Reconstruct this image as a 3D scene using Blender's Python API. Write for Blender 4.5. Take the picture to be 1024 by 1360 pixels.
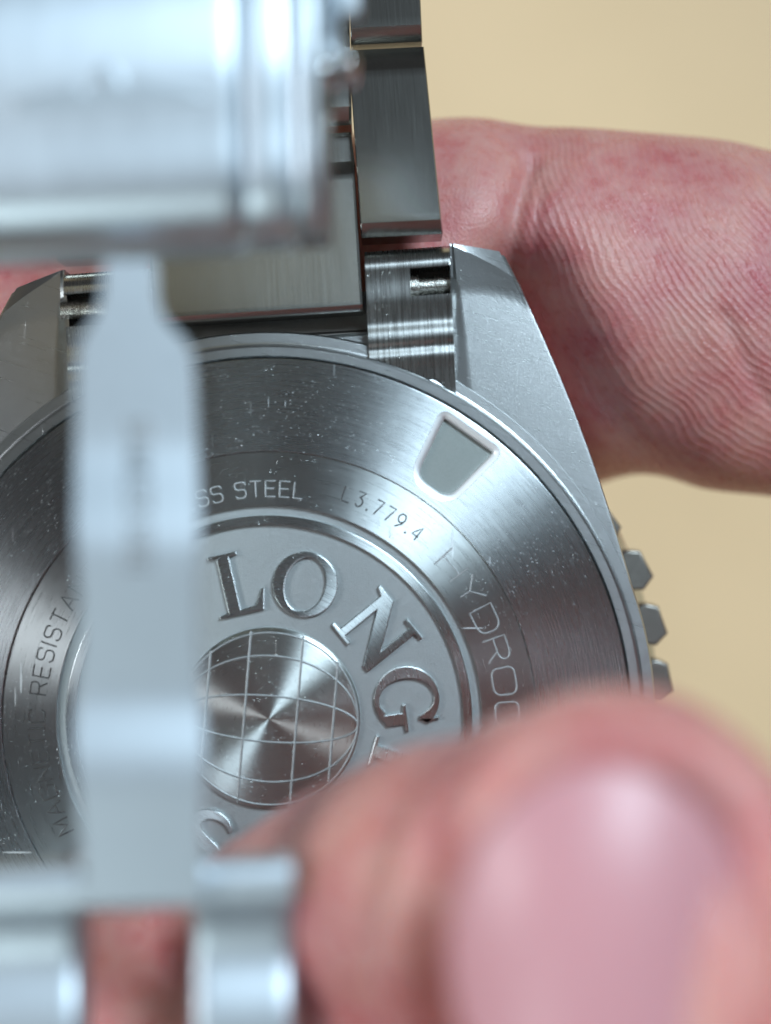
import bpy, bmesh, math, random
import numpy as np
from mathutils import Vector, Matrix, noise as mnoise
from mathutils.bvhtree import BVHTree

random.seed(7)
# ------------------------------------------------------------------ scale
# everything is drawn in drawing units of 0.04 mm (the case back is 38 mm wide) and written out in metres
S = 4e-5
D = 2200.0                    # lens to case back, 88 mm
CX, CY = 155.0, 275.0         # lens axis relative to the case back centre
sc = bpy.context.scene
for o in list(bpy.data.objects):
    bpy.data.objects.remove(o)
C = sc.collection

# ------------------------------------------------------------------ camera
cam = bpy.data.cameras.new('camera')
camo = bpy.data.objects.new('camera', cam)
C.objects.link(camo)
camo.location = (CX*S, CY*S, D*S)
cam.sensor_fit = 'HORIZONTAL'
cam.sensor_width = 5.6
cam.lens = 5.6*D/1024.0
cam.clip_start = 0.002
cam.clip_end = 20
cam.dof.use_dof = True
cam.dof.focus_distance = (D+62)*S
cam.dof.aperture_fstop = cam.lens/1000.0/(97*S)
sc.camera = camo

# ------------------------------------------------------------------ world and lamps
w = bpy.data.worlds.new('World')
sc.world = w
w.use_nodes = True
w.node_tree.nodes['Background'].inputs[0].default_value = (0.96, 0.97, 1.0, 1)
w.node_tree.nodes['Background'].inputs[1].default_value = 0.055


def lamp(name, az, el, dist, size, power, color):
    l = bpy.data.lights.new(name, 'AREA')
    l.shape = 'DISK'
    l.size = size
    l.energy = power
    l.color = color
    o = bpy.data.objects.new(name, l)
    C.objects.link(o)
    a, e = math.radians(az), math.radians(el)
    d = Vector((math.cos(e)*math.cos(a), math.cos(e)*math.sin(a), math.sin(e)))
    o.location = d*dist
    o.rotation_euler = d.to_track_quat('Z', 'Y').to_euler()
    return o


lamp('key_lamp', 52, 52, 0.60, 0.20, 3.8, (0.69, 0.87, 1.0))
lamp('side_lamp', 171, 38, 0.60, 0.14, 1.6, (0.90, 0.95, 1.0))
lamp('low_lamp', 232, 46, 0.70, 0.16, 1.5, (0.80, 0.95, 0.97))

sc.view_settings.view_transform = 'Standard'
sc.view_settings.look = 'None'
sc.view_settings.exposure = 0.0
sc.view_settings.gamma = 1.0
sc.render.engine = 'CYCLES'

# ------------------------------------------------------------------ helpers


def W(px, py, z=0.0):
    """A spot seen at (px, py) that lies at height z over the case back."""
    k = (D-z)/D
    return Vector((CX+(px-512.0)*k, CY-(py-680.0)*k, z))


def empty(name, loc=(0, 0, 0)):
    o = bpy.data.objects.new(name, None)
    C.objects.link(o)
    o.location = Vector(loc)*S
    o.empty_display_size = 0.005
    return o


def finish(bm, name, mat, parent=None, smooth=35, bevel=0, seg=2, recalc=True):
    if recalc:
        bmesh.ops.recalc_face_normals(bm, faces=bm.faces)
    bmesh.ops.scale(bm, vec=(S, S, S), verts=bm.verts)
    me = bpy.data.meshes.new(name)
    bm.to_mesh(me)
    bm.free()
    return link(me, name, mat, parent, smooth, bevel, seg)


def link(me, name, mat, parent=None, smooth=35, bevel=0, seg=2):
    me.polygons.foreach_set('use_smooth', [True]*len(me.polygons))
    if smooth < 180:
        me.set_sharp_from_angle(angle=math.radians(smooth))
    me.materials.clear()
    me.materials.append(mat)
    o = bpy.data.objects.new(name, me)
    C.objects.link(o)
    o.parent = parent
    if bevel:
        m = o.modifiers.new('bevel', 'BEVEL')
        m.width = bevel*S
        m.segments = seg
        m.limit_method = 'ANGLE'
        m.angle_limit = math.radians(35)
        m.harden_normals = False
    return o


def grid_bm(rows, skip=None, skirt=0.0, bm=None, close=True):
    """rows of points -> surface with walls going down by skirt."""
    bm = bm or bmesh.new()
    V = [[bm.verts.new(p) for p in r] for r in rows]
    fs = []
    for i in range(len(rows)-1):
        for j in range(len(rows[0])-1):
            if skip and skip(i, j):
                continue
            fs.append(bm.faces.new((V[i][j], V[i][j+1], V[i+1][j+1], V[i+1][j])))
    loose = [v for r in V for v in r if not v.link_faces]
    for v in loose:
        bm.verts.remove(v)
    if skirt:
        be = [e for e in {e for f in fs for e in f.edges} if e.is_boundary]
        r = bmesh.ops.extrude_edge_only(bm, edges=be)
        nv = [g for g in r['geom'] if isinstance(g, bmesh.types.BMVert)]
        bmesh.ops.translate(bm, verts=nv, vec=(0, 0, -skirt))
        if close:
            ne = [e for e in {e for v in nv for e in v.link_edges} if e.is_boundary]
            bmesh.ops.holes_fill(bm, edges=ne, sides=0)
    return bm


def lathe_bm(profile, seg=256, bm=None, cx=0, cy=0):
    bm = bm or bmesh.new()
    rings = []
    for r, z in profile:
        rings.append([bm.verts.new((cx+r*math.cos(2*math.pi*k/seg), cy+r*math.sin(2*math.pi*k/seg), z)) for k in range(seg)])
    for a, b in zip(rings[:-1], rings[1:]):
        for k in range(seg):
            bm.faces.new((a[k], a[(k+1) % seg], b[(k+1) % seg], b[k]))
    return bm


def sheet_bm(polys, z, depth, bevel=0.0, res=2):
    """Outlines (with holes) -> plate with its top at z, thickness depth and a bevelled edge."""
    cu = bpy.data.curves.new('tmp', 'CURVE')
    cu.dimensions = '2D'
    cu.fill_mode = 'BOTH'
    for p in polys:
        sp = cu.splines.new('POLY')
        sp.points.add(len(p)-1)
        for q, (x, y) in zip(sp.points, p):
            q.co = (x, y, 0, 1)
        sp.use_cyclic_u = True
    cu.extrude = max(depth/2-bevel, 0.01)
    cu.bevel_depth = bevel
    cu.bevel_resolution = res
    cu.offset = -bevel
    ob = bpy.data.objects.new('tmp', cu)
    C.objects.link(ob)
    dg = bpy.context.evaluated_depsgraph_get()
    me = bpy.data.meshes.new_from_object(ob.evaluated_get(dg))
    bm = bmesh.new()
    bm.from_mesh(me)
    bpy.data.objects.remove(ob)
    bpy.data.curves.remove(cu)
    bpy.data.meshes.remove(me)
    bmesh.ops.remove_doubles(bm, verts=bm.verts, dist=0.02)
    bmesh.ops.translate(bm, verts=bm.verts, vec=(0, 0, z-depth/2))
    return bm


def tube_bm(path, rad, seg=16, bm=None, caps=True):
    bm = bm or bmesh.new()
    rings = []
    n = len(path)
    for i, p in enumerate(path):
        t = (Vector(path[min(i+1, n-1)])-Vector(path[max(i-1, 0)])).normalized()
        a = t.cross(Vector((0, 0, 1)))
        if a.length < 1e-3:
            a = Vector((1, 0, 0))
        a.normalize()
        b = t.cross(a)
        r = rad[i] if isinstance(rad, (list, tuple)) else rad
        rings.append([bm.verts.new(Vector(p)+a*r*math.cos(2*math.pi*k/seg)+b*r*math.sin(2*math.pi*k/seg)) for k in range(seg)])
    for A, B in zip(rings[:-1], rings[1:]):
        for k in range(seg):
            bm.faces.new((A[k], A[(k+1) % seg], B[(k+1) % seg], B[k]))
    if caps:
        bm.faces.new(rings[0])
        bm.faces.new(rings[-1])
    return bm


def interp(x, pts):
    return float(np.interp(x, [p[0] for p in pts], [p[1] for p in pts]))


def smooth_interp(x, pts):
    """Catmull-Rom through (x, y) points."""
    if x <= pts[0][0]:
        return pts[0][1]
    if x >= pts[-1][0]:
        return pts[-1][1]
    for i in range(len(pts)-1):
        if pts[i][0] <= x <= pts[i+1][0]:
            break
    p1, p2 = pts[i], pts[i+1]
    p0 = pts[i-1] if i > 0 else p1
    p3 = pts[i+2] if i+2 < len(pts) else p2
    h = p2[0]-p1[0]
    t = (x-p1[0])/h
    m1 = (p2[1]-p0[1])/max(p2[0]-p0[0], 1e-6)*h
    m2 = (p3[1]-p1[1])/max(p3[0]-p1[0], 1e-6)*h
    return (2*t**3-3*t*t+1)*p1[1]+(t**3-2*t*t+t)*m1+(-2*t**3+3*t*t)*p2[1]+(t**3-t*t)*m2


# ------------------------------------------------------------------ the watch, root of all its parts
watch = empty('wristwatch', (0, 0, -260))
watch['label'] = 'stainless steel diving watch held face down with engraved case back, bracelet and open clasp'
watch['category'] = 'wristwatch'
hub = Vector((0, 0, -260))   # children are written relative to the root


def part(bm, name, mat, parent=None, **k):
    """A part: its mesh is drawn in watch space; root offset is taken off."""
    if parent is None:
        bmesh.ops.translate(bm, verts=bm.verts, vec=-hub)
        return finish(bm, name, mat, watch, **k)
    bmesh.ops.translate(bm, verts=bm.verts, vec=-hub)
    return finish(bm, name, mat, parent, **k)


# ------------------------------------------------------------------ materials
class Mat:
    def __init__(s, name):
        s.m = bpy.data.materials.new(name)
        s.m.use_nodes = True
        s.t = s.m.node_tree
        s.b = s.t.nodes['Principled BSDF']

    def n(s, kind, **props):
        nd = s.t.nodes.new(kind)
        for k, v in props.items():
            setattr(nd, k, v)
        return nd

    def put(s, sock, v):
        if hasattr(v, 'is_linked') or hasattr(v, 'links'):
            s.t.links.new(v, sock)
        else:
            sock.default_value = v

    def math(s, op, a, b=0.0, c=0.0, clamp=False):
        nd = s.n('ShaderNodeMath', operation=op, use_clamp=clamp)
        for i, v in enumerate((a, b, c)):
            s.put(nd.inputs[i], v)
        return nd.outputs[0]

    def vmath(s, op, a, b=None, scale=None):
        nd = s.n('ShaderNodeVectorMath', operation=op)
        s.put(nd.inputs[0], a)
        if b is not None:
            s.put(nd.inputs[1], b)
        if scale is not None:
            s.put(nd.inputs['Scale'], scale)
        return nd.outputs['Value'] if op in ('LENGTH', 'DOT_PRODUCT', 'DISTANCE') else nd.outputs[0]

    def coords(s, obj=None):
        tc = s.n('ShaderNodeTexCoord')
        if obj is not None:
            tc.object = obj
        return s.vmath('SCALE', tc.outputs['Object'], scale=1.0/S)

    def mapping(s, vec, scale=(1, 1, 1), rot=(0, 0, 0), loc=(0, 0, 0)):
        nd = s.n('ShaderNodeMapping')
        s.put(nd.inputs['Vector'], vec)
        nd.inputs['Scale'].default_value = scale
        nd.inputs['Rotation'].default_value = rot
        nd.inputs['Location'].default_value = loc
        return nd.outputs[0]

    def noise(s, vec, scale=1.0, detail=3.0, rough=0.5, dist=0.0):
        nd = s.n('ShaderNodeTexNoise')
        s.put(nd.inputs['Vector'], vec)
        nd.inputs['Scale'].default_value = scale
        nd.inputs['Detail'].default_value = detail
        nd.inputs['Roughness'].default_value = rough
        nd.inputs['Distortion'].default_value = dist
        return nd.outputs['Fac']

    def ramp(s, v, a, b, lo=0.0, hi=1.0):
        nd = s.n('ShaderNodeMapRange')
        nd.clamp = True
        s.put(nd.inputs[0], v)
        for i, x in enumerate((a, b, lo, hi)):
            nd.inputs[i+1].default_value = x
        return nd.outputs[0]

    def mix(s, f, a, b):
        nd = s.n('ShaderNodeMix', data_type='RGBA')
        s.put(nd.inputs[0], f)
        s.put(nd.inputs[6], a if not isinstance(a, tuple) else (*a, 1))
        s.put(nd.inputs[7], b if not isinstance(b, tuple) else (*b, 1))
        return nd.outputs[2]

    def bump(s, h, dist=S, strength=1.0, normal=None):
        nd = s.n('ShaderNodeBump')
        s.put(nd.inputs['Height'], h)
        nd.inputs['Distance'].default_value = dist
        nd.inputs['Strength'].default_value = strength
        if normal is not None:
            s.put(nd.inputs['Normal'], normal)
        return nd.outputs[0]

    def set(s, **k):
        for n_, v in k.items():
            s.put(s.b.inputs[n_.replace('_', ' ')], v)


def flecks(m, co, cell, size, keep, seed, stretch=(1, 1.8, 1), rot=0.0):
    v = m.n('ShaderNodeTexVoronoi', feature='F1', voronoi_dimensions='2D')
    m.put(v.inputs['Vector'], m.mapping(co, tuple(q/cell for q in stretch), (0, 0, rot), (seed, seed*1.7, 0)))
    v.inputs['Scale'].default_value = 1.0
    sep = m.n('ShaderNodeSeparateColor')
    m.put(sep.inputs[0], v.outputs['Color'])
    on = m.math('GREATER_THAN', sep.outputs[0], 1-keep)
    sz = m.math('MULTIPLY', sep.outputs[1], size)
    return m.math('MULTIPLY', m.math('MULTIPLY', on, m.math('MULTIPLY_ADD', sep.outputs[2], 0.8, 0.2)), m.math('LESS_THAN', v.outputs['Distance'], sz))


def steel(name, rough=0.25, col=(0.60, 0.61, 0.61), brush=None, aniso=0.0, angle=0.0, wear=0.0, streak=0.5, sparkle=0.0, coarse=1.0, wave=0.0):
    """Steel. brush: None, 'round' (turned about the case back centre) or 'line' (along angle)."""
    m = Mat(name)
    co = m.coords(watch)
    rgh = rough
    h = None
    if brush == 'round':
        sep = m.n('ShaderNodeSeparateXYZ')
        m.put(sep.inputs[0], co)
        r = m.math('SQRT', m.math('ADD', m.math('POWER', sep.outputs[0], 2.0), m.math('POWER', sep.outputs[1], 2.0)))
        a = m.math('ARCTAN2', sep.outputs[1], sep.outputs[0])
        cmb = m.n('ShaderNodeCombineXYZ')
        m.put(cmb.inputs[0], m.math('MULTIPLY', r, 0.55*coarse))
        m.put(cmb.inputs[1], m.math('MULTIPLY', a, 5.0))
        st = m.noise(cmb.outputs[0], 1.0, 4.0, 0.7)
        tan = m.vmath('MULTIPLY', co, (1, 1, 0))
        m.put(m.b.inputs['Tangent'], m.vmath('NORMALIZE', tan))
    elif brush == 'line':
        p = m.mapping(m.mapping(co, rot=(0, 0, -angle)), (0.012, 0.5*coarse, 0.01))
        st = m.noise(p, 1.0, 4.0, 0.7)
        m.put(m.b.inputs['Tangent'], m.vmath('NORMALIZE', (-math.sin(angle), math.cos(angle), 0.0001)))
    else:
        st = m.noise(co, 0.35*coarse, 3.0, 0.6)
    if brush:
        m.set(Anisotropic=aniso)
    rgh = m.ramp(st, 0.25, 0.75, rough*(1-streak*0.5), rough*(1+streak*0.6))
    h = m.math('MULTIPLY', st, 0.045*streak)
    if sparkle:
        h = m.math('ADD', h, m.math('MULTIPLY', m.noise(co, 0.8, 2.0, 0.7), sparkle))
    if wave:
        h = m.math('ADD', h, m.math('MULTIPLY', m.noise(co, 0.02, 2.0, 0.5), wave))
    if wear:
        cl = m.ramp(m.noise(co, 0.011, 2.0, 0.6), 0.42, 0.66)
        f1 = flecks(m, co, 7, 0.17, 0.6, 3.1, (1, 2.2, 1), 0.5)
        f2 = flecks(m, co, 26, 0.05, 0.35, 9.7, (1, 1.9, 1), -0.6)
        f3 = flecks(m, co, 20, 0.06, 0.7, 5.3, (1, .07, 1), -0.16)
        f4 = flecks(m, co, 26, 0.05, 0.7, 1.3, (1, .06, 1), 0.35)
        f5 = flecks(m, co, 44, 0.03, 0.6, 2.9, (.06, 1, 1), 0.30)
        ding = m.math('MAXIMUM', m.math('MULTIPLY', f1, cl), f2)
        line = m.math('MAXIMUM', m.math('MAXIMUM', m.math('MULTIPLY', f3, cl), m.math('MULTIPLY', f4, cl)), f5)
        mask = m.math('MULTIPLY', m.math('ADD', ding, m.math('MULTIPLY', line, 0.9)), wear, clamp=True)
        rgh = m.math('ADD', rgh, m.math('MULTIPLY', mask, 0.35))
        h = m.math('SUBTRACT', h, m.math('MULTIPLY', mask, 1.6))
        if brush:
            m.put(m.b.inputs['Anisotropic'], m.math('MULTIPLY', m.math('SUBTRACT', 1.0, mask, clamp=True), aniso))
        m.set(Base_Color=m.mix(mask, col, (0.82, 0.86, 0.88)))
    else:
        m.set(Base_Color=(*col, 1))
    m.set(Metallic=1.0, Roughness=rgh, Normal=m.bump(h, S, 0.6))
    return m.m


M = {}
M['turned'] = steel('turned polished steel', 0.275, (0.50, 0.535, 0.55), 'round', 0.93, wear=1.0, streak=0.3, wave=0.35)
M['satin'] = steel('circular satin steel', 0.30, (0.48, 0.515, 0.52), 'round', 0.95, wear=0.8, streak=0.35, wave=0.3)
M['globe'] = steel('turned globe steel', 0.30, (0.52, 0.55, 0.54), 'round', 0.93, wear=0.35, streak=0.35, coarse=1.5)
M['relief'] = steel('polished relief steel', 0.28, (0.50, 0.535, 0.54), 'round', 0.95, wear=0.45, streak=0.35)
M['matte'] = steel('bead blasted steel', 0.50, (0.36, 0.385, 0.39), None, sparkle=0.6, streak=0.3)
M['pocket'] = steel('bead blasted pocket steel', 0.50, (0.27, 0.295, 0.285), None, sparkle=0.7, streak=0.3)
M['polish'] = steel('polished steel', 0.12, (0.62, 0.63, 0.63), None, streak=0.2)
M['mirror'] = steel('mirror steel', 0.07, (0.66, 0.67, 0.67), None, streak=0.1)
M['rim'] = steel('chamfer steel painted bright', 0.56, (0.90, 0.92, 0.93), None, streak=0.2)  # bright reflection of the polished chamfer put into a near-white base colour
M['tooth'] = steel('satin bezel steel', 0.34, (0.29, 0.275, 0.25), None, streak=0.3)
M['case'] = steel('satin case steel', 0.285, (0.48, 0.495, 0.50), 'line', 0.3, math.radians(-18), streak=0.14, sparkle=0.3, wear=0.3, coarse=1.0)
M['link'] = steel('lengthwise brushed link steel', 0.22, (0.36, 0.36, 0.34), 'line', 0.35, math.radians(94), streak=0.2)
M['endlink'] = steel('brushed end link steel', 0.27, (0.48, 0.49, 0.48), 'line', 0.4, math.radians(93), streak=0.6, wear=0.3)
M['clasp'] = steel('brushed clasp steel', 0.44, (0.60, 0.66, 0.71), 'line', 0.4, math.radians(92), streak=0.25)
M['blade'] = steel('polished blade steel', 0.46, (0.60, 0.66, 0.71), None, streak=0.2)
M['groove'] = steel('shaded engraving steel', 0.40, (0.20, 0.20, 0.20), None, streak=0.3)  # engraving as it looks in shade, put into a darker base colour
M['engrave_lit'] = steel('lit engraving steel', 0.50, (0.62, 0.65, 0.66), None, streak=0.3)  # engraving as it looks catching light, put into a lighter base colour
M['pin'] = steel('oily spring bar steel', 0.25, (0.40, 0.39, 0.36), None, streak=0.6, sparkle=0.8)
M['dark'] = steel('inner steel with painted shade', 0.5, (0.16, 0.15, 0.14), None, streak=0.3)  # shade of the gap and pocket put into a dark base colour

# ------------------------------------------------------------------ table
mt = Mat('tan paper sheet')
co = mt.coords()
mt.set(Base_Color=mt.mix(mt.ramp(mt.noise(co, 0.0007, 3.0, 0.5), 0.3, 0.7), (0.68, 0.48, 0.275), (0.79, 0.565, 0.335)), Roughness=0.75)
mt.set(Normal=mt.bump(mt.noise(co, 0.05, 3.0), S*6, 0.3))
ZT = -3600
bm = bmesh.new()
bmesh.ops.create_grid(bm, x_segments=1, y_segments=1, size=20000)
bmesh.ops.translate(bm, verts=bm.verts, vec=(0, 0, ZT))
tab = finish(bm, 'tabletop', mt.m)
tab['kind'] = 'structure'
tab['label'] = 'plain tan table surface far below the watch'

# ------------------------------------------------------------------ case body and lugs
prof = [(481, -60), (481, -5), (483, -2), (494, -2), (497, -4), (499.5, -13), (502, -14), (514, -14.3), (516.5, -19), (519, -190), (500, -215), (300, -215)]
bm = lathe_bm(prof, 320)
# flat wall of the case between the lugs, top and bottom side of the case


def wall_between(sign):
    a, b = W(100, 468, -34), W(500, 440, -34)
    rows = []
    for t, z in ((0, -60), (0.0, -38), (0.12, -34), (1, -34)):
        rows.append([])
        for q in np.linspace(0, 1, 12):
            p = a.lerp(b, q)
            inner = p.copy()
            inner.y -= 40
            p2 = p.lerp(inner, t)
            rows[-1].append(Vector((p2.x*sign, p2.y*sign, z)))
    grid_bm(rows, skirt=150, bm=bm, close=False)


wall_between(1)
wall_between(-1)
case = part(bm, 'case_body', M['case'], smooth=12)


def lug(tip_in, tip_out, a_in, a_out, bow, sign=1, side=1, fall=0.02):
    """Lug from its tip to the round case; the surface slopes outwards and has a polished tip facet."""
    ti, to = W(*tip_in, 0), W(*tip_out, 0)
    ns, nt = 34, 36
    rows = []
    for i in range(ns+1):
        s = i/ns
        T = ti.lerp(to, s)
        T = T+Vector((0, 0, 0))
        T.y -= 5*(s*s) if s > .9 else 0
        ang = math.radians(a_in+(a_out-a_in)*s**1.0)
        R = 501+14.5*max(0, (s-0.82)/0.18)
        E = Vector((R*math.cos(ang), R*math.sin(ang), 0))
        row = []
        fl = 3+42*s**1.4              # length of the tip facet along this line
        L = (E-T).length
        ts = [0, fl/L*0.5, fl/L, fl/L*1.04+0.004]+[fl/L*1.04+0.004+(1-fl/L*1.04-0.004)*k/nt for k in range(1, nt+1)]
        for k, t in enumerate(ts):
            p = T.lerp(E, t)
            nrm = Vector((E.y-T.y, -(E.x-T.x), 0)).normalized()*(-1 if side > 0 else 1)
            p = p+nrm*bow*s*math.sin(math.pi*min(t, 1))
            d = t*L
            z = -15-fall*max(0.0, math.hypot(p.x, p.y)-501)
            if d < 62+10*s:
                z += 0.13*(62+10*s-d)              # tip turns up towards the wrist
            if d < fl:
                z -= (1-d/fl)*fl*0.42
            # rounded flank edge
            if s > 0.97:
                z -= 5*((s-0.97)/0.03)
            if s < 0.03:
                z -= 2.5
            row.append(Vector((p.x*sign, p.y*sign, z)))
        rows.append(row)
    b = grid_bm(rows, skirt=150, close=False)
    return part(b, 'lug', M['case'], case, smooth=30)


lug((598, 321), (674, 331), 61.0, 13.0, 14, 1, 1)
lug((80, 354), (4, 380), 121.5, 168.0, 14, 1, -1, 0.11)
lug((598, 321), (674, 331), 61.0, 13.0, 14, -1, 1)
lug((80, 354), (4, 380), 121.5, 168.0, 14, -1, -1)

# ------------------------------------------------------------------ bezel with its grip teeth
bz = -225
bm = lathe_bm([(300, bz+5), (520, bz+4), (537, bz), (557, bz-50), (561, bz-55), (561, bz-62), (548, bz-85), (300, bz-90)], 256)
bezel = part(bm, 'bezel', M['polish'])
tooth_me = None
for k in range(42):
    a = math.radians(2.9+k*360/42)
    if tooth_me is None:
        out = [(32, 552), (24, 571), (-18, 577), (-32, 557), (-24, 534), (24, 534)]
        b = sheet_bm([[(r, t) for t, r in out]], bz-2, 60, 3.0, 1)
        bmesh.ops.scale(b, vec=(S, S, S), verts=b.verts)
        bmesh.ops.recalc_face_normals(b, faces=b.faces)
        tooth_me = bpy.data.meshes.new('tooth')
        b.to_mesh(tooth_me)
        b.free()
        tooth_me.materials.append(M['tooth'])
    deg = (2.9+k*360/42) % 360
    if 33 < deg < 60:
        continue                     # plain stretch of the grip ring
    o = bpy.data.objects.new('tooth', tooth_me)
    C.objects.link(o)
    o.parent = bezel
    o.location = -hub*S
    o.rotation_euler = (0, 0, a)
    if 24 < deg < 33:
        o.scale = (0.972, 1, 1)      # worn tooth at the end of the row

# ------------------------------------------------------------------ case back
CB_ROT = 0


def ring_pts(r, n=240):
    return [(r*math.cos(2*math.pi*k/n), r*math.sin(2*math.pi*k/n)) for k in range(n)]


def round_poly(pts, rads, n=6):
    out = []
    L = len(pts)
    for i in range(L):
        p, a, b = Vector(pts[i]), Vector(pts[i-1]), Vector(pts[(i+1) % L])
        r = rads[i]
        if r == 0:
            out.append(tuple(p))
            continue
        p0 = p+(a-p).normalized()*r
        p1 = p+(b-p).normalized()*r
        for k in range(n+1):
            t = k/n
            q = p0*(1-t)**2+p*2*t*(1-t)+p1*t*t
            out.append(tuple(q))
    return out


def slot(az):
    """Wrench pocket in polar form, wide outside and narrow inside."""
    ca, sa = math.cos(az), math.sin(az)
    # local: x tangential (clockwise +), y radial
    raw = [(-39, 461), (39, 461), (25, 377), (-25, 377)]
    p = round_poly(raw, [2, 2, 17, 17])
    return [(y*ca+x*sa, y*sa-x*ca) for x, y in p]


slots = [slot(math.radians(54.8+60*k)) for k in range(6)]


def grow(poly, d):
    c = sum((Vector(p) for p in poly), Vector((0, 0)))/len(poly)
    out = []
    n = len(poly)
    for i in range(n):
        a, b = Vector(poly[i-1]), Vector(poly[(i+1) % n])
        t = (b-a).normalized()
        nr = Vector((t.y, -t.x))
        if nr.dot(Vector(poly[i])-c) < 0:
            nr = -nr
        out.append(tuple(Vector(poly[i])+nr*d))
    return out


bm = sheet_bm([ring_pts(479, 320), ring_pts(355.5, 240)]+[grow(s, 9.2) for s in slots], 0, 24, 1.2, 2)
cback = part(bm, 'case_back', M['turned'], smooth=8)
# polished chamfer (its gleam painted in) and pocket floor of each wrench slot
for s in slots:
    b = bmesh.new()
    rows = []
    for d, z in ((10.0, 0.2), (9.0, 0.0), (6.0, -0.8), (2.5, -2.2), (0.5, -4.0), (0, -14), (0, -24)):
        q = grow(s, d)
        rows.append([(x, y, z) for x, y in q+[q[0]]])
    grid_bm(rows, bm=b)
    bmesh.ops.remove_doubles(b, verts=b.verts, dist=0.01)
    part(b, 'slot_rim', M['rim'], cback, smooth=60)
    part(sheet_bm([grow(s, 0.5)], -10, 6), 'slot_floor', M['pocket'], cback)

bm = sheet_bm([ring_pts(355, 240), ring_pts(283, 240)], -2.5, 16, 0.8, 1)
part(bm, 'inscription_ring', M['satin'], cback, smooth=8)
bm = sheet_bm([ring_pts(270.5, 240), ring_pts(257.5, 240)], -3, 14, 1.2, 2)
part(bm, 'medallion_rim', M['relief'], cback, smooth=8)
bm = sheet_bm([ring_pts(290, 200)], -9.5, 12)
part(bm, 'medallion_field', M['matte'], cback, smooth=8)
# globe: a turned dome plate with matte latitude and longitude lines
bm = lathe_bm([(0.01, -1.2), (40, -1.4), (80, -1.9), (112, -2.6), (119, -3.2), (121, -5), (121.5, -12)], 160)
bmesh.ops.remove_doubles(bm, verts=bm.verts, dist=0.05)
globe = part(bm, 'globe', M['globe'], cback, smooth=40)


def ribbon(paths, wd, zf, name, mat, parent, ridge=0.6):
    b = bmesh.new()
    for path in paths:
        n = len(path)
        if n < 2:
            continue
        closed = (Vector(path[0])-Vector(path[-1])).length < 1e-4
        rows = []
        for i, p in enumerate(path):
            p = Vector(p)
            if closed:
                t = Vector(path[(i+1) % n if i < n-1 else 1])-Vector(path[i-1 if i > 0 else n-2])
            else:
                t = Vector(path[min(i+1, n-1)])-Vector(path[max(i-1, 0)])
            t.normalize()
            nr = Vector((-t.y, t.x))
            z = zf(p)
            row = [(*(p+nr*wd*0.5), z), (*(p+nr*wd*0.18), z+ridge), (*(p-nr*wd*0.18), z+ridge), (*(p-nr*wd*0.5), z)]
            rows.append(row)
        grid_bm(rows, bm=b)
    return part(b, name, mat, parent, smooth=20)


gang = math.radians(-4.5)


def grot(p):
    return (p[0]*math.cos(gang)-p[1]*math.sin(gang), p[0]*math.sin(gang)+p[1]*math.cos(gang))


def gz(p):
    return smooth_interp(Vector(p).length, [(0, -1.2), (40, -1.4), (80, -1.9), (112, -2.6), (119, -3.2), (121, -4)])+0.15


for lon in (-75, -45, -15, 15, 45, 75):
    pts = []
    for k in range(61):
        la = math.radians(-90+180*k/60)
        pts.append(grot((118.5*math.sin(la), 118.5*math.cos(la)*math.sin(math.radians(lon)))))
    ribbon([pts], 2.7, gz, 'globe_line', M['matte'], globe, 0.5)
for lat in (-45, -16, 18, 46):
    x = 119*math.sin(math.radians(lat))
    y = 119*math.cos(math.radians(lat))
    ribbon([[grot((x, -y+2*y*k/40)) for k in range(41)]], 3.1, gz, 'globe_line', M['matte'], globe, 0.55)

# ---- raised serif letters


def ell(cx, cy, rx, ry, a0, a1, n=36):
    return [(cx+rx*math.cos(math.radians(a0+(a1-a0)*k/n)), cy+ry*math.sin(math.radians(a0+(a1-a0)*k/n))) for k in range(n+1)]


def thick(path, wd):
    L, R = [], []
    n = len(path)
    for i, p in enumerate(path):
        p = Vector(p)
        t = (Vector(path[min(i+1, n-1)])-Vector(path[max(i-1, 0)])).normalized()
        nr = Vector((-t.y, t.x))
        L.append(tuple(p+nr*wd[i]*0.5))
        R.append(tuple(p-nr*wd[i]*0.5))
    return L+R[::-1]


GL = {}
GL['L'] = (0.80, [[(0, 0), (0.72, 0), (0.80, 0.33), (0.74, 0.34), (0.60, 0.10), (0.36, 0.08), (0.36, 0.93), (0.49, 0.95), (0.49, 1), (0.02, 1), (0.02, 0.95), (0.15, 0.93), (0.15, 0.07), (0, 0.05)]])
GL['O'] = (1.0, [ell(0.5, 0.5, 0.52, 0.52, 0, 360, 64)[:-1], ell(0.5, 0.5, 0.315, 0.435, 0, 360, 56)[:-1]])
GL['N'] = (1.08, [[(0, 0), (0.42, 0), (0.42, .055), (0.28, .07), (0.28, 0.70), (0.83, -0.02), (0.95, -0.02), (0.95, 0.93), (1.08, .95), (1.08, 1), (0.68, 1), (0.68, .95), (0.82, .93), (0.82, 0.36), (0.34, 1), (0, 1), (0, .95), (0.14, 0.90), (0.14, .07), (0, .055)]])
GL['G'] = (1.02, [ell(0.5, 0.5, 0.52, 0.52, 42, 312, 50)+[(0.90, 0.13), (0.90, 0.40), (1.02, 0.42), (1.02, 0.47), (0.58, 0.47), (0.58, 0.42), (0.71, 0.40), (0.71, 0.13)]+ell(0.5, 0.5, 0.315, 0.435, 305, 52, 40)+[(0.80, 0.66), (0.86, 0.66), (0.89, 0.97), (0.84, 0.97)]])
GL['I'] = (0.48, [[(0, 0), (0.48, 0), (0.48, .055), (0.34, .07), (0.34, .93), (0.48, .945), (0.48, 1), (0, 1), (0, .945), (0.14, .93), (0.14, .07), (0, .055)]])
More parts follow.
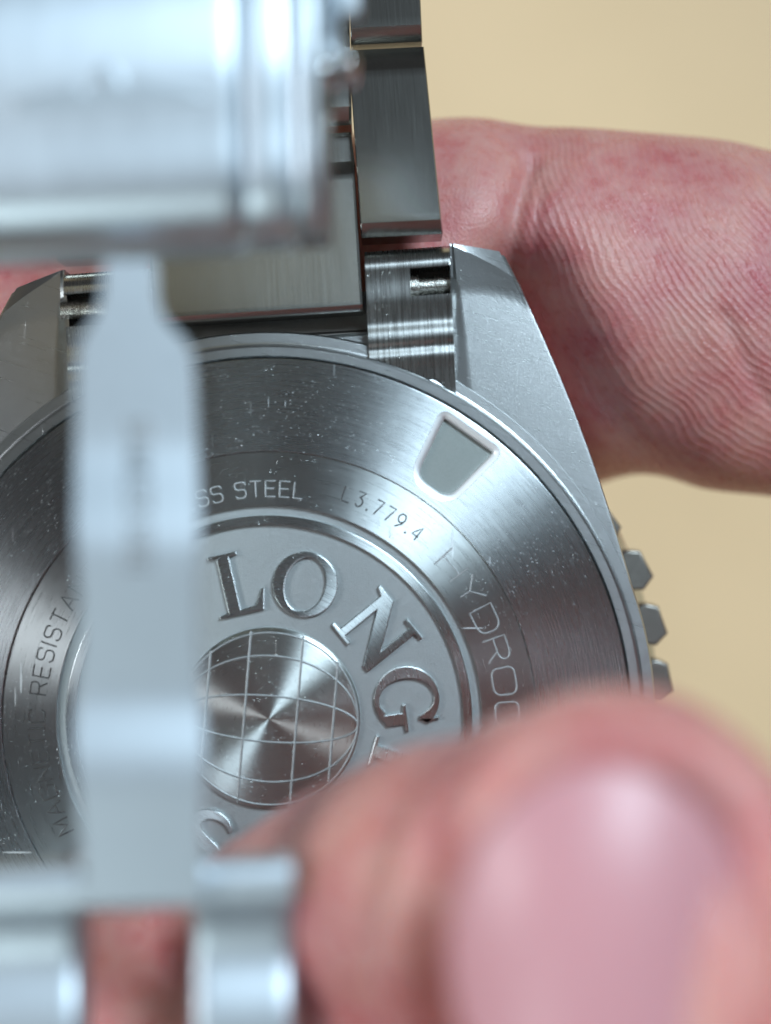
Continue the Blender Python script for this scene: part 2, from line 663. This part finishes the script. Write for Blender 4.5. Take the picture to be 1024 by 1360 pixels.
GL['E'] = (0.78, [[(0, 0), (0.70, 0), (0.78, 0.30), (0.72, 0.30), (0.60, 0.09), (0.35, 0.07), (0.35, 0.47), (0.50, 0.47), (0.55, 0.36), (0.60, 0.36), (0.60, 0.66), (0.55, 0.66), (0.50, 0.54), (0.35, 0.54), (0.35, 0.93), (0.58, 0.91), (0.66, 0.74), (0.72, 0.74), (0.68, 1), (0, 1), (0, .945), (0.15, .93), (0.15, .07), (0, .055)]])
sp = ell(0.36, 0.74, 0.27, 0.22, 20, 250, 22)+[(0.36, 0.51)]+ell(0.36, 0.26, 0.29, 0.22, 70, -160, 22)
GL['S'] = (0.72, [thick(sp, [0.06+0.15*math.sin(math.pi*k/(len(sp)-1))**0.8 for k in range(len(sp))])])

for ch, cw in zip('LONGINES', (-13, 15, 51, 82, 107, 137, 172, 207)):
    wd, polys = GL[ch]
    H = 84.0
    a = math.radians(90-cw)
    ca, sa = math.cos(a), math.sin(a)
    P = []
    for poly in polys:
        q = []
        for x, y in poly:
            lx, ly = (x-wd/2)*H, 143+y*H
            q.append((ly*ca+lx*sa, ly*sa-lx*ca))
        P.append(q)
    part(sheet_bm(P, -2.5, 9, 1.3, 2), 'raised_letter', M['relief'], cback, smooth=8)

# ---- engraved single stroke lettering
R_ = lambda x0, y0, x1, y1, r=0.25: round_stroke(x0, y0, x1, y1, r)


def round_stroke(x0, y0, x1, y1, r):
    o = []
    for cx, cy, a in ((x1-r, y1-r, 0), (x0+r, y1-r, 90), (x0+r, y0+r, 180), (x1-r, y0+r, 270)):
        o += ell(cx, cy, r, r, a, a+90, 5)
    return o+[o[0]]


def c_stroke(wd):
    return [(wd, .78), (wd, .8)]+ell(wd-.22, .78, .22, .22, 0, 90, 5)+ell(.22, .78, .22, .22, 90, 180, 5)+ell(.22, .22, .22, .22, 180, 270, 5)+ell(wd-.22, .22, .22, .22, 270, 360, 5)


def s_stroke(wd):
    return [(wd, .80)]+ell(wd-.2, .78, .2, .22, 30, 90, 4)+ell(.24, .77, .24, .23, 90, 270, 8)+ell(wd-.25, .27, .25, .27, 90, -90, 8)+ell(.22, .22, .22, .22, 270, 190, 4)


SF = {
    'A': (.9, [[(0, 0), (.45, 1), (.9, 0)], [(.17, .36), (.73, .36)]]),
    'C': (.85, [c_stroke(.85)]), 'D': (.95, [[(0, 0), (0, 1)]+ell(.6, .65, .35, .35, 90, 0, 6)+ell(.6, .35, .35, .35, 0, -90, 6)+[(0, 0)]]),
    'E': (.75, [[(.75, 0), (0, 0), (0, 1), (.75, 1)], [(0, .52), (.65, .52)]]),
    'G': (.9, [c_stroke(.9)[2:]+[(.9, .48), (.5, .48)]]),
    'H': (.9, [[(0, 0), (0, 1)], [(.9, 0), (.9, 1)], [(0, .52), (.9, .52)]]),
    'I': (.05, [[(.02, 0), (.02, 1)]]), 'L': (.7, [[(0, 1), (0, 0), (.7, 0)]]),
    'M': (1., [[(0, 0), (.06, 1), (.5, .2), (.94, 1), (1, 0)]]), 'N': (.9, [[(0, 0), (0, 1), (.9, 0), (.9, 1)]]),
    'O': (1., [R_(0, 0, 1, 1, .28)]), 'Q': (1., [R_(0, 0, 1, 1, .28), [(.6, .25), (1., -.08)]]),
    'R': (.85, [[(0, 0), (0, 1)]+ell(.57, .74, .26, .26, 90, -90, 8)+[(0, .48)], [(.5, .48), (.85, 0)]]),
    'S': (.8, [s_stroke(.8)]), 'T': (.85, [[(0, 1), (.85, 1)], [(.425, 1), (.425, 0)]]),
    'U': (.9, [[(0, 1), (0, .3)]+ell(.3, .3, .3, .3, 180, 270, 5)+ell(.6, .3, .3, .3, 270, 360, 5)+[(.9, 1)]]),
    'Y': (.9, [[(0, 1), (.45, .48), (.9, 1)], [(.45, .48), (.45, 0)]]),
    '3': (.6, [[(0, 1), (.6, 1), (.25, .6)]+ell(.3, .3, .3, .3, 90, -150, 10)]), '7': (.6, [[(0, 1), (.6, 1), (.2, 0)]]),
    '9': (.6, [[(.1, .0), (.5, .35)]+ell(.3, .7, .3, .3, -20, 340, 18)]), '4': (.65, [[(.5, 0), (.5, 1), (0, .3), (.65, .3)]]),
    '.': (.1, [[(.02, 0), (.1, 0), (.1, .08), (.02, .08), (.02, 0)]]),
    ' ': (.35, []),
}


def inscribe(text, a0, a1, r, H, wd, mat, name='inscription', xs=1.0, gap=.32):
    """Characters between clockwise angles a0..a1 (degrees from the top); one mesh for each word."""
    tot = sum(SF[c][0]*xs+gap for c in text)-gap
    k = (a1-a0)/tot
    u = 0
    words, cur = [], []
    for c in text:
        w_, st = SF[c]
        if c == ' ' and cur:
            words.append(cur)
            cur = []
        for path in st:
            pts = []
            dense = []
            for i in range(len(path)-1):
                p, q = Vector(path[i]), Vector(path[i+1])
                m_ = max(1, int((q-p).length/0.35))
                dense += [p.lerp(q, j/m_) for j in range(m_)]
            dense.append(Vector(path[-1]))
            for p in dense:
                ang = math.radians(90-(a0+(u+p.x*xs)*k))
                rr = r+(p.y-0.5)*H
                pts.append((rr*math.cos(ang), rr*math.sin(ang)))
            cur.append(pts)
        u += w_*xs+gap
    words.append(cur)
    for wpaths in words:
        ribbon(wpaths, wd, lambda p: -2.45, name, mat, cback, 0.9)


inscribe('STAINLESS STEEL', -42, 8.6, 306, 21, 2.2, M['engrave_lit'])
inscribe('L3.779.4', 18.2, 39.5, 316, 20, 2.0, M['groove'], xs=0.9, gap=.42)
inscribe('HYDROCONQUEST', 47.0, 144.5, 317, 31, 2.2, M['engrave_lit'], gap=.28)
inscribe('MAGNETIC RESISTANT', -119.5, -49, 309, 22, 2.1, M['groove'], xs=.9)

# ------------------------------------------------------------------ end links


def end_link(x0, x1, py0, slope, cut, bump, name='end_link'):
    """Piece between lug and centre link; x0..x1 across at its top, cut = (x, y) box for the spring bar."""
    xs = [x0, x0+1.5]+list(np.linspace(x0+6, x1-6, 24))+[x1-1.5, x1]
    xs = sorted(xs+[cut[0], cut[1]])
    ys = [0, 2, 5, 9, 14, 20, 26, cut[2]-py0, cut[2]-py0+4]+list(np.linspace(cut[2]-py0+8, cut[3]-py0-2, 6))+[cut[3]-py0]+list(np.linspace(cut[3]-py0+4, 1000, 2))[:1]
    n2 = 40
    rows = []
    ytop = ys[:-1]
    zp = [(0, -34), (2, -24), (5, -15), (9, -9), (14, -5), (20, -3), (28, -4), (40, -5), (66, -5), (85, -8), (98, -9), (110, -5.5), (120, -5), (130, -7.5), (142, -5), (160, -8), (190, -12)]
    for j in range(len(ytop)+n2):
        row = []
        for x in xs:
            pyt = py0-(x-x0)*slope
            # lower end on the circle of the case
            pe = None
            lo, hi = pyt+60, pyt+260
            for _ in range(24):
                mid = (lo+hi)/2
                q = W(x+ (mid-pyt)*0.04, mid, -15)
                if math.hypot(q.x, q.y) > 499+bump(x):
                    lo = mid
                else:
                    hi = mid
            yend = lo-pyt
            if j < len(ytop):
                d = ytop[j]
            else:
                k = (j-len(ytop)+1)/n2
                d = ytop[-1]+(yend-ytop[-1])*k
            z = smooth_interp(d, zp)
            row.append(W(x+d*0.045, pyt+d, z))
        rows.append(row)
    ja, jb = ytop.index(cut[2]-py0), ytop.index(cut[3]-py0)
    ia, ib = xs.index(cut[0]), xs.index(cut[1])
    b = grid_bm(rows, skip=lambda i, j: ja <= i < jb and ia <= j < ib, skirt=70)
    return part(b, name, M['endlink'], smooth=32, bevel=1.2, seg=1)


def notch(x):
    return 7*math.exp(-((x-572)/9)**2)


end_link(484, 597, 335, 0.075, (543, 597, 360, 398), notch)
end_link(84, 200, 365, 0.075, (84, 140, 388, 434), lambda x: 0)


def spring_bar(a, b, dirx):
    bm = tube_bm([a, a.lerp(b, .30), a.lerp(b, .301), b], [17, 17, 12.5, 12.5], 24)
    for k in range(5):
        p = a.lerp(b, .62+k*.035)
        tube_bm([p, p+(b-a).normalized()*1.4], 14.0, 24, bm)
    part(bm, 'spring_bar', M['pin'], smooth=40)


spring_bar(W(536, 383, -32), W(604, 378, -32), 1)
spring_bar(W(150, 409, -32), W(82, 413, -32), -1)
# floor under the spring bar pocket
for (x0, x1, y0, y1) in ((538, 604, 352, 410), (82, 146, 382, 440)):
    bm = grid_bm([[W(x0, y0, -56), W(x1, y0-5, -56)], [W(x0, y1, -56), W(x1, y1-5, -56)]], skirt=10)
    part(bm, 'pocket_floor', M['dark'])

# end link body filling the gap to the centre link, its shade painted dark
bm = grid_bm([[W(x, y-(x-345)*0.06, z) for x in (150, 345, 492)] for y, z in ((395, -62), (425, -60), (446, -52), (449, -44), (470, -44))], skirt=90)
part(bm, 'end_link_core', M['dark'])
# ------------------------------------------------------------------ bracelet links
BZ = lambda py: -26-0.20*(312-py)


def plate(name, x0a, x0b, x1a, x1b, y0, y1, sl, ends=(20, 20), drop=(16, 22), thick_=62, mat='link', dz=0.0, yend=None):
    """Bracelet plate seen from below: edges x0a/x1a at its top end, x0b/x1b at its bottom end; chamfered ends."""
    L = y1-y0
    ds = [0, ends[0]*.5, ends[0]*.95, ends[0]*1.05+.5]+list(np.linspace(ends[0]*1.3+4, L-ends[1]*1.3-4, 8))+[L-ends[1]*1.05-.5, L-ends[1]*.95, L-ends[1]*.35, L]
    rows = []
    for d in ds:
        t = d/L
        xa, xb = x0a+(x0b-x0a)*t, x1a+(x1b-x1a)*t
        row = []
        for q in [0, .012]+list(np.linspace(.08, .92, 6))+[.988, 1]:
            x = xa+(xb-xa)*q
            py = y0+d-(x-xa)*sl
            z = BZ(py)+dz+(0.12 if name == 'bracelet_link' else 0.03)*(x-345)
            if d < ends[0]:
                z -= drop[0]*(1-d/ends[0])
            if d > L-ends[1]:
                u = (d-(L-ends[1]))/ends[1]
                z -= drop[1]*u**1.3
            if q in (0, 1):
                z -= 2.2
            row.append(W(x, py, z))
        rows.append(row)
    return part(grid_bm(rows, skirt=thick_), name, M[mat], smooth=24)


plate('bracelet_link', 463, 480, 563, 588, 67, 316, 0.05, (27, 20), (20, 20))
plate('bracelet_link', 462, 466, 551, 561, -170, 60, 0.05, (20, 24), (16, 22))
plate('bracelet_link', 60, 75, 170, 188, 92, 345, 0.05, (27, 20), (20, 20))
plate('bracelet_link', 50, 60, 150, 165, -150, 84, 0.05, (20, 24), (16, 22))
plate('centre_link', 190, 206, 470, 482, 232, 431, 0.065, (16, 9), (14, 9), dz=2)
plate('centre_link', 172, 186, 462, 467, -40, 184, 0.065, (16, 26), (14, 22), dz=0)
# bars that join the outer links across the middle
plate('link_bridge', 180, 188, 466, 472, 194, 240, 0.065, (6, 4), (5, 3), thick_=40, dz=-14)

# ------------------------------------------------------------------ clasp, swung open over the case back
CZ = 560.0


def cover_z(py):
    return smooth_interp(py, [(-260, CZ-90), (-120, CZ-6), (-20, CZ+22), (80, CZ+30), (180, CZ+26), (235, CZ+24), (265, CZ+20), (290, CZ+12), (312, CZ+1), (328, CZ-14), (338, CZ-42)])


def cover(x0, x1, dz, y0, y1, sl, name, mat, parent=None, rnd=10):
    rows = []
    for py in np.linspace(y0, y1, 60):
        row = []
        xx = [x0, x0+rnd*.15, x0+rnd*.5, x0+rnd]+list(np.linspace(x0+rnd*2, x1-rnd*2, 16))+[x1-rnd, x1-rnd*.5, x1-rnd*.15, x1]
        for x in xx:
            e = min(x-x0, x1-x)
            z = cover_z(py)+dz-(rnd*0.8*(1-math.sqrt(max(0, 1-(1-min(e/rnd, 1))**2))))
            row.append(W(x+ (py-150)*0.02, py-(x-160)*sl, z))
        rows.append(row)
    return part(grid_bm(rows, skirt=55), name, M[mat], parent, smooth=50)


SL = 0.05
clasp = cover(-330, 316, 0, -260, 336, SL, 'clasp_cover', 'clasp', None, 12)
cover(318, 387, -9, -255, 330, SL, 'clasp_shoulder', 'clasp', clasp, 14)
cover(388, 424, -2, -200, 316, SL, 'clasp_edge', 'clasp', clasp, 12)
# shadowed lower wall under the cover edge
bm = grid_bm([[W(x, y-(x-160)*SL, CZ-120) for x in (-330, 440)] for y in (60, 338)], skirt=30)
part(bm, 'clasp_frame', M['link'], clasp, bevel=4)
# winged emblem in low relief
wl = [(6, 152), (20, 132), (60, 122), (105, 112), (118, 122), (124, 98), (138, 84), (150, 84), (162, 98), (166, 116), (180, 106), (220, 108), (255, 116), (284, 130), (250, 136), (180, 141), (100, 147)]
bm = sheet_bm([[(x, -y) for x, y in wl]], 0, 10, 2.0, 2)
bmesh.ops.scale(bm, vec=(1, 1, 1.0), verts=bm.verts)
bmesh.ops.triangulate(bm, faces=bm.faces)
for _ in range(3):
    le = [e for e in bm.edges if e.calc_length() > 14]
    bmesh.ops.subdivide_edges(bm, edges=le, cuts=1)
    bmesh.ops.triangulate(bm, faces=bm.faces)
for v in bm.verts:
    x, py = v.co.x, -v.co.y
    p = W(x, py, cover_z(py+(x-160)*SL)+v.co.z+1)
    v.co = p
part(bm, 'emblem', M['blade'], clasp, smooth=40)
# hinge pins beside the cover
for (x, y, r, z) in ((458, 84, 11, CZ-30), (430, 92, 11, CZ-50)):
    c = W(x, y, z)
    bm = lathe_bm([(0.01, 11), (r*.38, 10.1), (r*.7, 7.8), (r*.92, 4.2), (r, 0), (r, -60)], 24)
    bmesh.ops.remove_doubles(bm, verts=bm.verts, dist=0.02)
    bmesh.ops.translate(bm, verts=bm.verts, vec=c)
    part(bm, 'hinge_pin', M['mirror'], clasp, smooth=60)
bm = grid_bm([[W(x, y, CZ-30) for x in (448, 462, 478)] for y in (-120, -50, 18)], skirt=30)
part(bm, 'push_button', M['blade'], clasp, bevel=4)
bm = grid_bm([[W(x, y, CZ-70) for x in (426, 440, 452)] for y in (-120, 0, 76)], skirt=30)
part(bm, 'side_plate', M['clasp'], clasp, bevel=4)

# long blade
zb = [(330, 586), (400, 587), (560, 588), (600, 590), (635, 597), (680, 608), (720, 615), (760, 616), (840, 613), (925, 611), (955, 615), (995, 624), (1035, 628), (1100, 627), (1200, 625)]
rows = []
bl = [(345, 134, 208), (380, 133, 209), (400, 130, 212), (415, 125, 217), (428, 118, 226), (440, 110, 238), (452, 104, 250), (466, 100, 257), (500, 98, 260), (600, 97, 264), (690, 95, 268), (760, 99, 267), (840, 105, 267), (920, 99, 271), (985, 95, 276), (1060, 99, 275), (1110, 104, 275), (1200, 108, 277)]
for py in list(np.linspace(345, 480, 28))+list(np.linspace(490, 1200, 60)):
    xa = interp(py, [(b[0], b[1]) for b in bl])+4
    xb = interp(py, [(b[0], b[2]) for b in bl])-5
    row = []
    for q in [0, .015, .04, .08]+list(np.linspace(.15, .85, 8))+[.92, .96, .985, 1]:
        z = smooth_interp(py, zb)
        row.append(W(xa+(xb-xa)*q, py, z))
    rows.append(row)
blade = part(grid_bm(rows, skirt=26), 'clasp_blade', M['blade'], clasp, smooth=50)
# engraved line running along the blade
b = bmesh.new()
paths = []
u = 560.0
for c in 'STAINLESS STEEL':
    w_, st = SF[c]
    for path in st:
        paths.append([(u+p[0]*13, p[1]*30) for p in path])
    u += w_*13+4.5
for path in paths:
    rws = []
    for i, p in enumerate(path):
        p = Vector(p)
        t = (Vector(path[min(i+1, len(path)-1)])-Vector(path[max(i-1, 0)]))
        if t.length < 1e-5:
            t = Vector((1, 0))
        t.normalize()
        nr = Vector((-t.y, t.x))*2.0
        rw = []
        for s_, dzz in ((1, .3), (0, .9), (-1, .3)):
            q = p+nr*s_
            rw.append(W(168+q.y, q.x, smooth_interp(q.x, zb)+dzz))
        rws.append(rw)
    grid_bm(rws, bm=b)
part(b, 'engraving', M['groove'], blade, smooth=30)

# crossbar at the blade's end and the two rounded hinge knuckles under it
rows = []
for py, z in ((1144, 596), (1148, 606), (1154, 611), (1180, 612), (1200, 611), (1206, 607), (1209, 598)):
    rows.append([W(x, py-(x-190)*0.03, z) for x in np.linspace(-140, 388, 20)])
part(grid_bm(rows, skirt=14), 'clasp_crossbar', M['blade'], clasp, smooth=60)


def knuckle(x0, x1, name='clasp_knuckle'):
    zk = [(1205, 602), (1235, 588), (1265, 581), (1295, 584), (1325, 592), (1360, 598), (1420, 600), (1500, 590), (1540, 560)]
    rows = []
    for py in np.linspace(1206, 1540, 40):
        row = []
        xx = [x0, x0+2, x0+6, x0+12]+list(np.linspace(x0+24, x1-24, 8))+[x1-12, x1-6, x1-2, x1]
        for x in xx:
            e = min(x-x0, x1-x)
            row.append(W(x, py-(x-190)*0.03, smooth_interp(py, zk)-10*(1-math.sqrt(max(0, 1-(1-min(e/12, 1))**2)))))
        rows.append(row)
    return part(grid_bm(rows, skirt=60), name, M['blade'], clasp, smooth=50)


knuckle(-140, 106)
knuckle(256, 390)

# ------------------------------------------------------------------ hand: thumb in front, forefinger behind the bracelet
ms = Mat('skin')
co = ms.coords()
n1 = ms.noise(co, 0.006, 4.0, 0.6)
n2 = ms.noise(co, 0.035, 4.0, 0.65)
n3 = ms.noise(co, 0.25, 3.0, 0.6)
colr = ms.mix(ms.ramp(n1, 0.35, 0.65), (0.67, 0.315, 0.265), (0.53, 0.14, 0.15))
colr = ms.mix(ms.ramp(n2, 0.40, 0.75, 0, 0.55), colr, (0.66, 0.40, 0.36))
# papillary ridges of the forefinger: lines bent round a far point, wandering
Q = W(1300, 110, -140)
warp = ms.n('ShaderNodeTexNoise')
ms.put(warp.inputs['Vector'], co)
warp.inputs['Scale'].default_value = 0.010
warp.inputs['Detail'].default_value = 1.0
wv = ms.vmath('SCALE', ms.vmath('SUBTRACT', warp.outputs['Color'], (0.5, 0.5, 0.5)), scale=32.0)
flat = ms.vmath('MULTIPLY', ms.vmath('ADD', co, wv), (1, 1, 0))
dist = ms.vmath('DISTANCE', flat, (Q.x, Q.y, 0))
rid = ms.math('SINE', ms.math('ADD', ms.math('MULTIPLY', dist, 2*math.pi/10.5), ms.math('MULTIPLY', ms.noise(co, 0.03, 2.0, 0.6), 1.8)))
rid = ms.math('POWER', ms.math('MULTIPLY_ADD', rid, 0.5, 0.5), 1.5)
sx = ms.n('ShaderNodeSeparateXYZ')
ms.put(sx.inputs[0], co)
x_on = ms.ramp(sx.outputs[0], 300, 400)
z_on = ms.ramp(sx.outputs[2], 120, 20)
on = ms.math('MULTIPLY', x_on, z_on)
brk = ms.ramp(ms.noise(co, 0.09, 2.0, 0.6), 0.30, 0.60, 0.30, 1.0)
ridge = ms.math('MULTIPLY', ms.math('MULTIPLY', rid, brk), on)
wr = ms.noise(ms.mapping(co, (0.10, 0.018, 0.05)), 1.0, 4.0, 0.7)
hh = ms.math('ADD', ms.math('MULTIPLY', ridge, 1.3), ms.math('MULTIPLY', n3, 1.7))
hh = ms.math('ADD', hh, ms.math('MULTIPLY', wr, 1.0))
ridge_c = ms.math('MULTIPLY', ms.math('MULTIPLY', on, brk), ms.math('SUBTRACT', 1.0, rid))
colr = ms.mix(ms.math('MULTIPLY', ridge_c, 0.18), colr, (0.46, 0.15, 0.165))
ms.set(Base_Color=colr, Roughness=ms.ramp(n2, 0.3, 0.7, 0.17, 0.46), Subsurface_Weight=0.55,
       Subsurface_Radius=(1.0, 0.42, 0.28), Subsurface_Scale=24*S, Specular_IOR_Level=0.5)
ms.set(Normal=ms.bump(hh, S, 0.9))

tmp = bmesh.new()
# forefinger: silhouettes above and below, by x
top = [(-130, 400), (-110, 360), (-60, 325), (50, 290), (250, 225), (450, 186), (575, 162), (720, 170), (860, 181), (960, 191), (1024, 206), (1200, 235), (1500, 215), (1900, 190)]
bot = [(-130, 410), (-110, 450), (-60, 490), (50, 520), (300, 585), (600, 640), (720, 662), (800, 645), (850, 628), (890, 634), (935, 650), (1024, 660), (1200, 690), (1500, 760), (1900, 840)]
rows = []
for x in list(np.linspace(-130, -60, 10))+list(np.linspace(-50, 1900, 150)):
    zc = -335+ (40*max(0, (x-1024)/900))
    yt, yb = smooth_interp(x, top), smooth_interp(x, bot)
    a, bq = W(x, yt, zc), W(x, yb, zc)
    c = (a+bq)/2
    ry = (a-bq).length/2
    rz = ry*0.74
    rows.append([c+Vector((0, ry*math.copysign(abs(math.cos(t))**0.92, math.cos(t)), rz*math.copysign(abs(math.sin(t))**0.92, math.sin(t)))) for t in [2*math.pi*k/96 for k in range(97)]])
grid_bm(rows, bm=tmp)
bmesh.ops.remove_doubles(tmp, verts=tmp.verts, dist=0.5)
bmesh.ops.holes_fill(tmp, edges=[e for e in tmp.edges if e.is_boundary], sides=0)


def blob_chain(bm, chain, seg=40):
    """Round-ended tapering limb through (px, py, z, radius in place) points."""
    pts = [(W(x, y, z), r) for x, y, z, r in chain]
    full = []
    for i in range(len(pts)-1):
        (p, r), (q, s) = pts[i], pts[i+1]
        for k in range(12):
            t = k/12
            full.append((p.lerp(q, t), r+(s-r)*t))
    full.append(pts[-1])
    b = bmesh.new()
    d0 = (full[1][0]-full[0][0]).normalized()
    d1 = (full[-1][0]-full[-2][0]).normalized()
    path, rad = [], []
    for k in range(9):
        a = math.radians(90-10*k) if k else math.radians(88)
        path.append(full[0][0]-d0*full[0][1]*math.sin(a))
        rad.append(full[0][1]*math.cos(a))
    for p, r in full:
        path.append(p)
        rad.append(r)
    for k in range(1, 9):
        a = math.radians(10*k)
        path.append(full[-1][0]+d1*full[-1][1]*math.sin(a))
        rad.append(full[-1][1]*math.cos(a))
    tube_bm(path, rad, seg, bm)


# thumb: from the palm up to its tip over the case back, pulp spread to the left under the clasp
blob_chain(tmp, [(2000, 1900, 380, 330), (1500, 1750, 600, 240), (1180, 1480, 700, 195), (960, 1300, 730, 178), (830, 1195, 720, 172)])
blob_chain(tmp, [(960, 1300, 690, 172), (760, 1192, 640, 158), (600, 1180, 540, 150), (490, 1205, 420, 142), (400, 1240, 310, 132), (310, 1275, 240, 122)])
blob_chain(tmp, [(600, 1420, 400, 200), (420, 1400, 280, 170), (280, 1390, 240, 160), (120, 1360, 220, 150), (0, 1400, 210, 120)])
blob_chain(tmp, [(1180, 1480, 670, 195), (740, 1440, 560, 205), (600, 1420, 430, 195)])
# palm between the thumb's root and the forefinger's root
blob_chain(tmp, [(2000, 1900, 300, 330), (2250, 1300, 0, 420), (2000, 620, -260, 330), (1800, 520, -300, 270)])
bmesh.ops.recalc_face_normals(tmp, faces=tmp.faces)
me = bpy.data.meshes.new('tmp_hand')
tmp.to_mesh(me)
tmp.free()
ob = bpy.data.objects.new('tmp_hand', me)
C.objects.link(ob)
rm = ob.modifiers.new('remesh', 'REMESH')
rm.mode = 'VOXEL'
rm.voxel_size = 6.0
sm = ob.modifiers.new('smooth', 'SMOOTH')
sm.factor = 0.5
sm.iterations = 60
dg = bpy.context.evaluated_depsgraph_get()
hm = bpy.data.meshes.new_from_object(ob.evaluated_get(dg))
bpy.data.objects.remove(ob)

n = len(hm.vertices)
P = np.empty(n*3)
hm.vertices.foreach_get('co', P)
P = P.reshape(-1, 3)
NR = np.empty(n*3)
hm.vertices.foreach_get('normal', NR)
NR = NR.reshape(-1, 3)
k = (D-P[:, 2])/D
PX = 512+(P[:, 0]-CX)/k
PY = 680-(P[:, 1]-CY)/k
isf = (P[:, 2] < 60) & (NR[:, 2] > -0.2)
disp = np.zeros(n)


def lnd(px, py, pts):
    """distance to a polyline in the drawing plane."""
    best = np.full(px.shape, 1e9)
    for (ax, ay), (bx, by) in zip(pts[:-1], pts[1:]):
        dx, dy = bx-ax, by-ay
        t = np.clip(((px-ax)*dx+(py-ay)*dy)/(dx*dx+dy*dy), 0, 1)
        best = np.minimum(best, np.hypot(px-ax-t*dx, py-ay-t*dy))
    return best


# flexion folds of the forefinger
d = lnd(PX, PY, [(705, 215), (690, 262), (681, 320), (690, 400), (712, 480), (740, 560)])
disp -= isf*(16*np.exp(-(d/14)**2)+10*np.exp(-(d/50)**2))
d = lnd(PX, PY, [(722, 240), (712, 300), (716, 380)])
disp -= isf*5*np.exp(-(d/7)**2)
disp += isf*9*np.exp(-(((PX-640)/45)**2+((PY-270)/100)**2))
disp += isf*12*np.exp(-(((PX-900)/150)**2+((PY-400)/130)**2))
d = lnd(PX, PY, [(960, 420), (1010, 520), (1040, 560)])
disp -= isf*6*np.exp(-(d/12)**2)
# nail fold of the thumb: a groove round the nail
nail_c, nail_rx, nail_ry = (800, 1270), 205, 250
ist = (P[:, 2] > 250) & (NR[:, 2] > -0.1)
ang = np.arctan2((PY-nail_c[1])/nail_ry, (PX-nail_c[0])/nail_rx)
rr = np.hypot((PX-nail_c[0])/nail_rx, (PY-nail_c[1])/nail_ry)
side = np.clip(np.cos(ang-math.radians(215)), 0, 1)
disp -= ist*(18+46*side)*np.exp(-((rr-1.04)/0.085)**2)*(PY < 1420)
disp += ist*22*np.exp(-((rr-1.30)/0.13)**2)*(PY < 1400)
disp -= ist*16*np.clip(1-rr, 0, 1)**0.5*(rr < 1)
P += NR*disp[:, None]
P[:, 2] -= (P[:, 2] < 60)*50*np.exp(-((PX-715)/85)**2-((PY-610)/150)**2)
P[:, 2] -= (P[:, 2] < 60)*150*np.exp(-(lnd(PX, PY, [(690, 400), (735, 490), (800, 660)])/62)**2)
bv = BVHTree.FromPolygons([Vector(p) for p in P], [tuple(p.vertices) for p in hm.polygons])
P2 = P*S
hand_base = np.array(W(2050, 1400, -100))*S
hm.vertices.foreach_set('co', (P2-hand_base).ravel())
hm.update()
hand = link(hm, 'hand', ms.m, None, smooth=180)
hand.location = hand_base
hand['label'] = 'bare pink hand holding the watch, its thumb in front and forefinger behind the bracelet'
hand['category'] = 'hand'
# coordinates for the skin pattern are those of the watch drawing
for nd in ms.t.nodes:
    if nd.type == 'TEX_COORD':
        ref = empty('skin_origin', (0, 0, 0))
        ref.parent = hand
        ref.location = -Vector(hand_base)
        nd.object = ref

# thumb nail
mn = Mat('thumbnail')
con = mn.coords()
mn.set(Base_Color=mn.mix(mn.noise(con, 0.006, 2.0), (0.56, 0.26, 0.28), (0.61, 0.30, 0.32)), Roughness=0.40,
       Subsurface_Weight=0.3, Subsurface_Radius=(1.0, 0.5, 0.4), Subsurface_Scale=14*S, Specular_IOR_Level=0.5)
mn.set(Normal=mn.bump(mn.noise(mn.mapping(con, (0.1, 0.01, 0.1)), 1.0, 2.0), S, 0.4))
eye = Vector((CX, CY, D))
rows = []
zc = None
for i in range(25):
    r = max(0.001, i/24)
    row = []
    for j in range(49):
        a = 2*math.pi*j/48
        x, y = nail_c[0]+nail_rx*1.0*r*math.cos(a), nail_c[1]+nail_ry*1.0*r*math.sin(a)
        if zc is None:
            hit = bv.ray_cast(eye, (W(nail_c[0], nail_c[1], 0)-eye).normalized())
            zc = hit[0].z+34
        u, v = r*math.cos(a), r*math.sin(a)
        z = zc-52*abs(u)**2.2-34*max(-v, 0)**2-10*max(v, 0)**2
        row.append(W(x, y, z))
    rows.append(row)
b = grid_bm(rows)
bmesh.ops.remove_doubles(b, verts=b.verts, dist=0.3)
ex = bmesh.ops.extrude_edge_only(b, edges=[e for e in b.edges if e.is_boundary])
bmesh.ops.translate(b, verts=[g for g in ex['geom'] if isinstance(g, bmesh.types.BMVert)], vec=(0, 0, -16))
bmesh.ops.translate(b, verts=b.verts, vec=-Vector(hand_base)/S)
nail = finish(b, 'thumbnail', mn.m, hand, smooth=50)
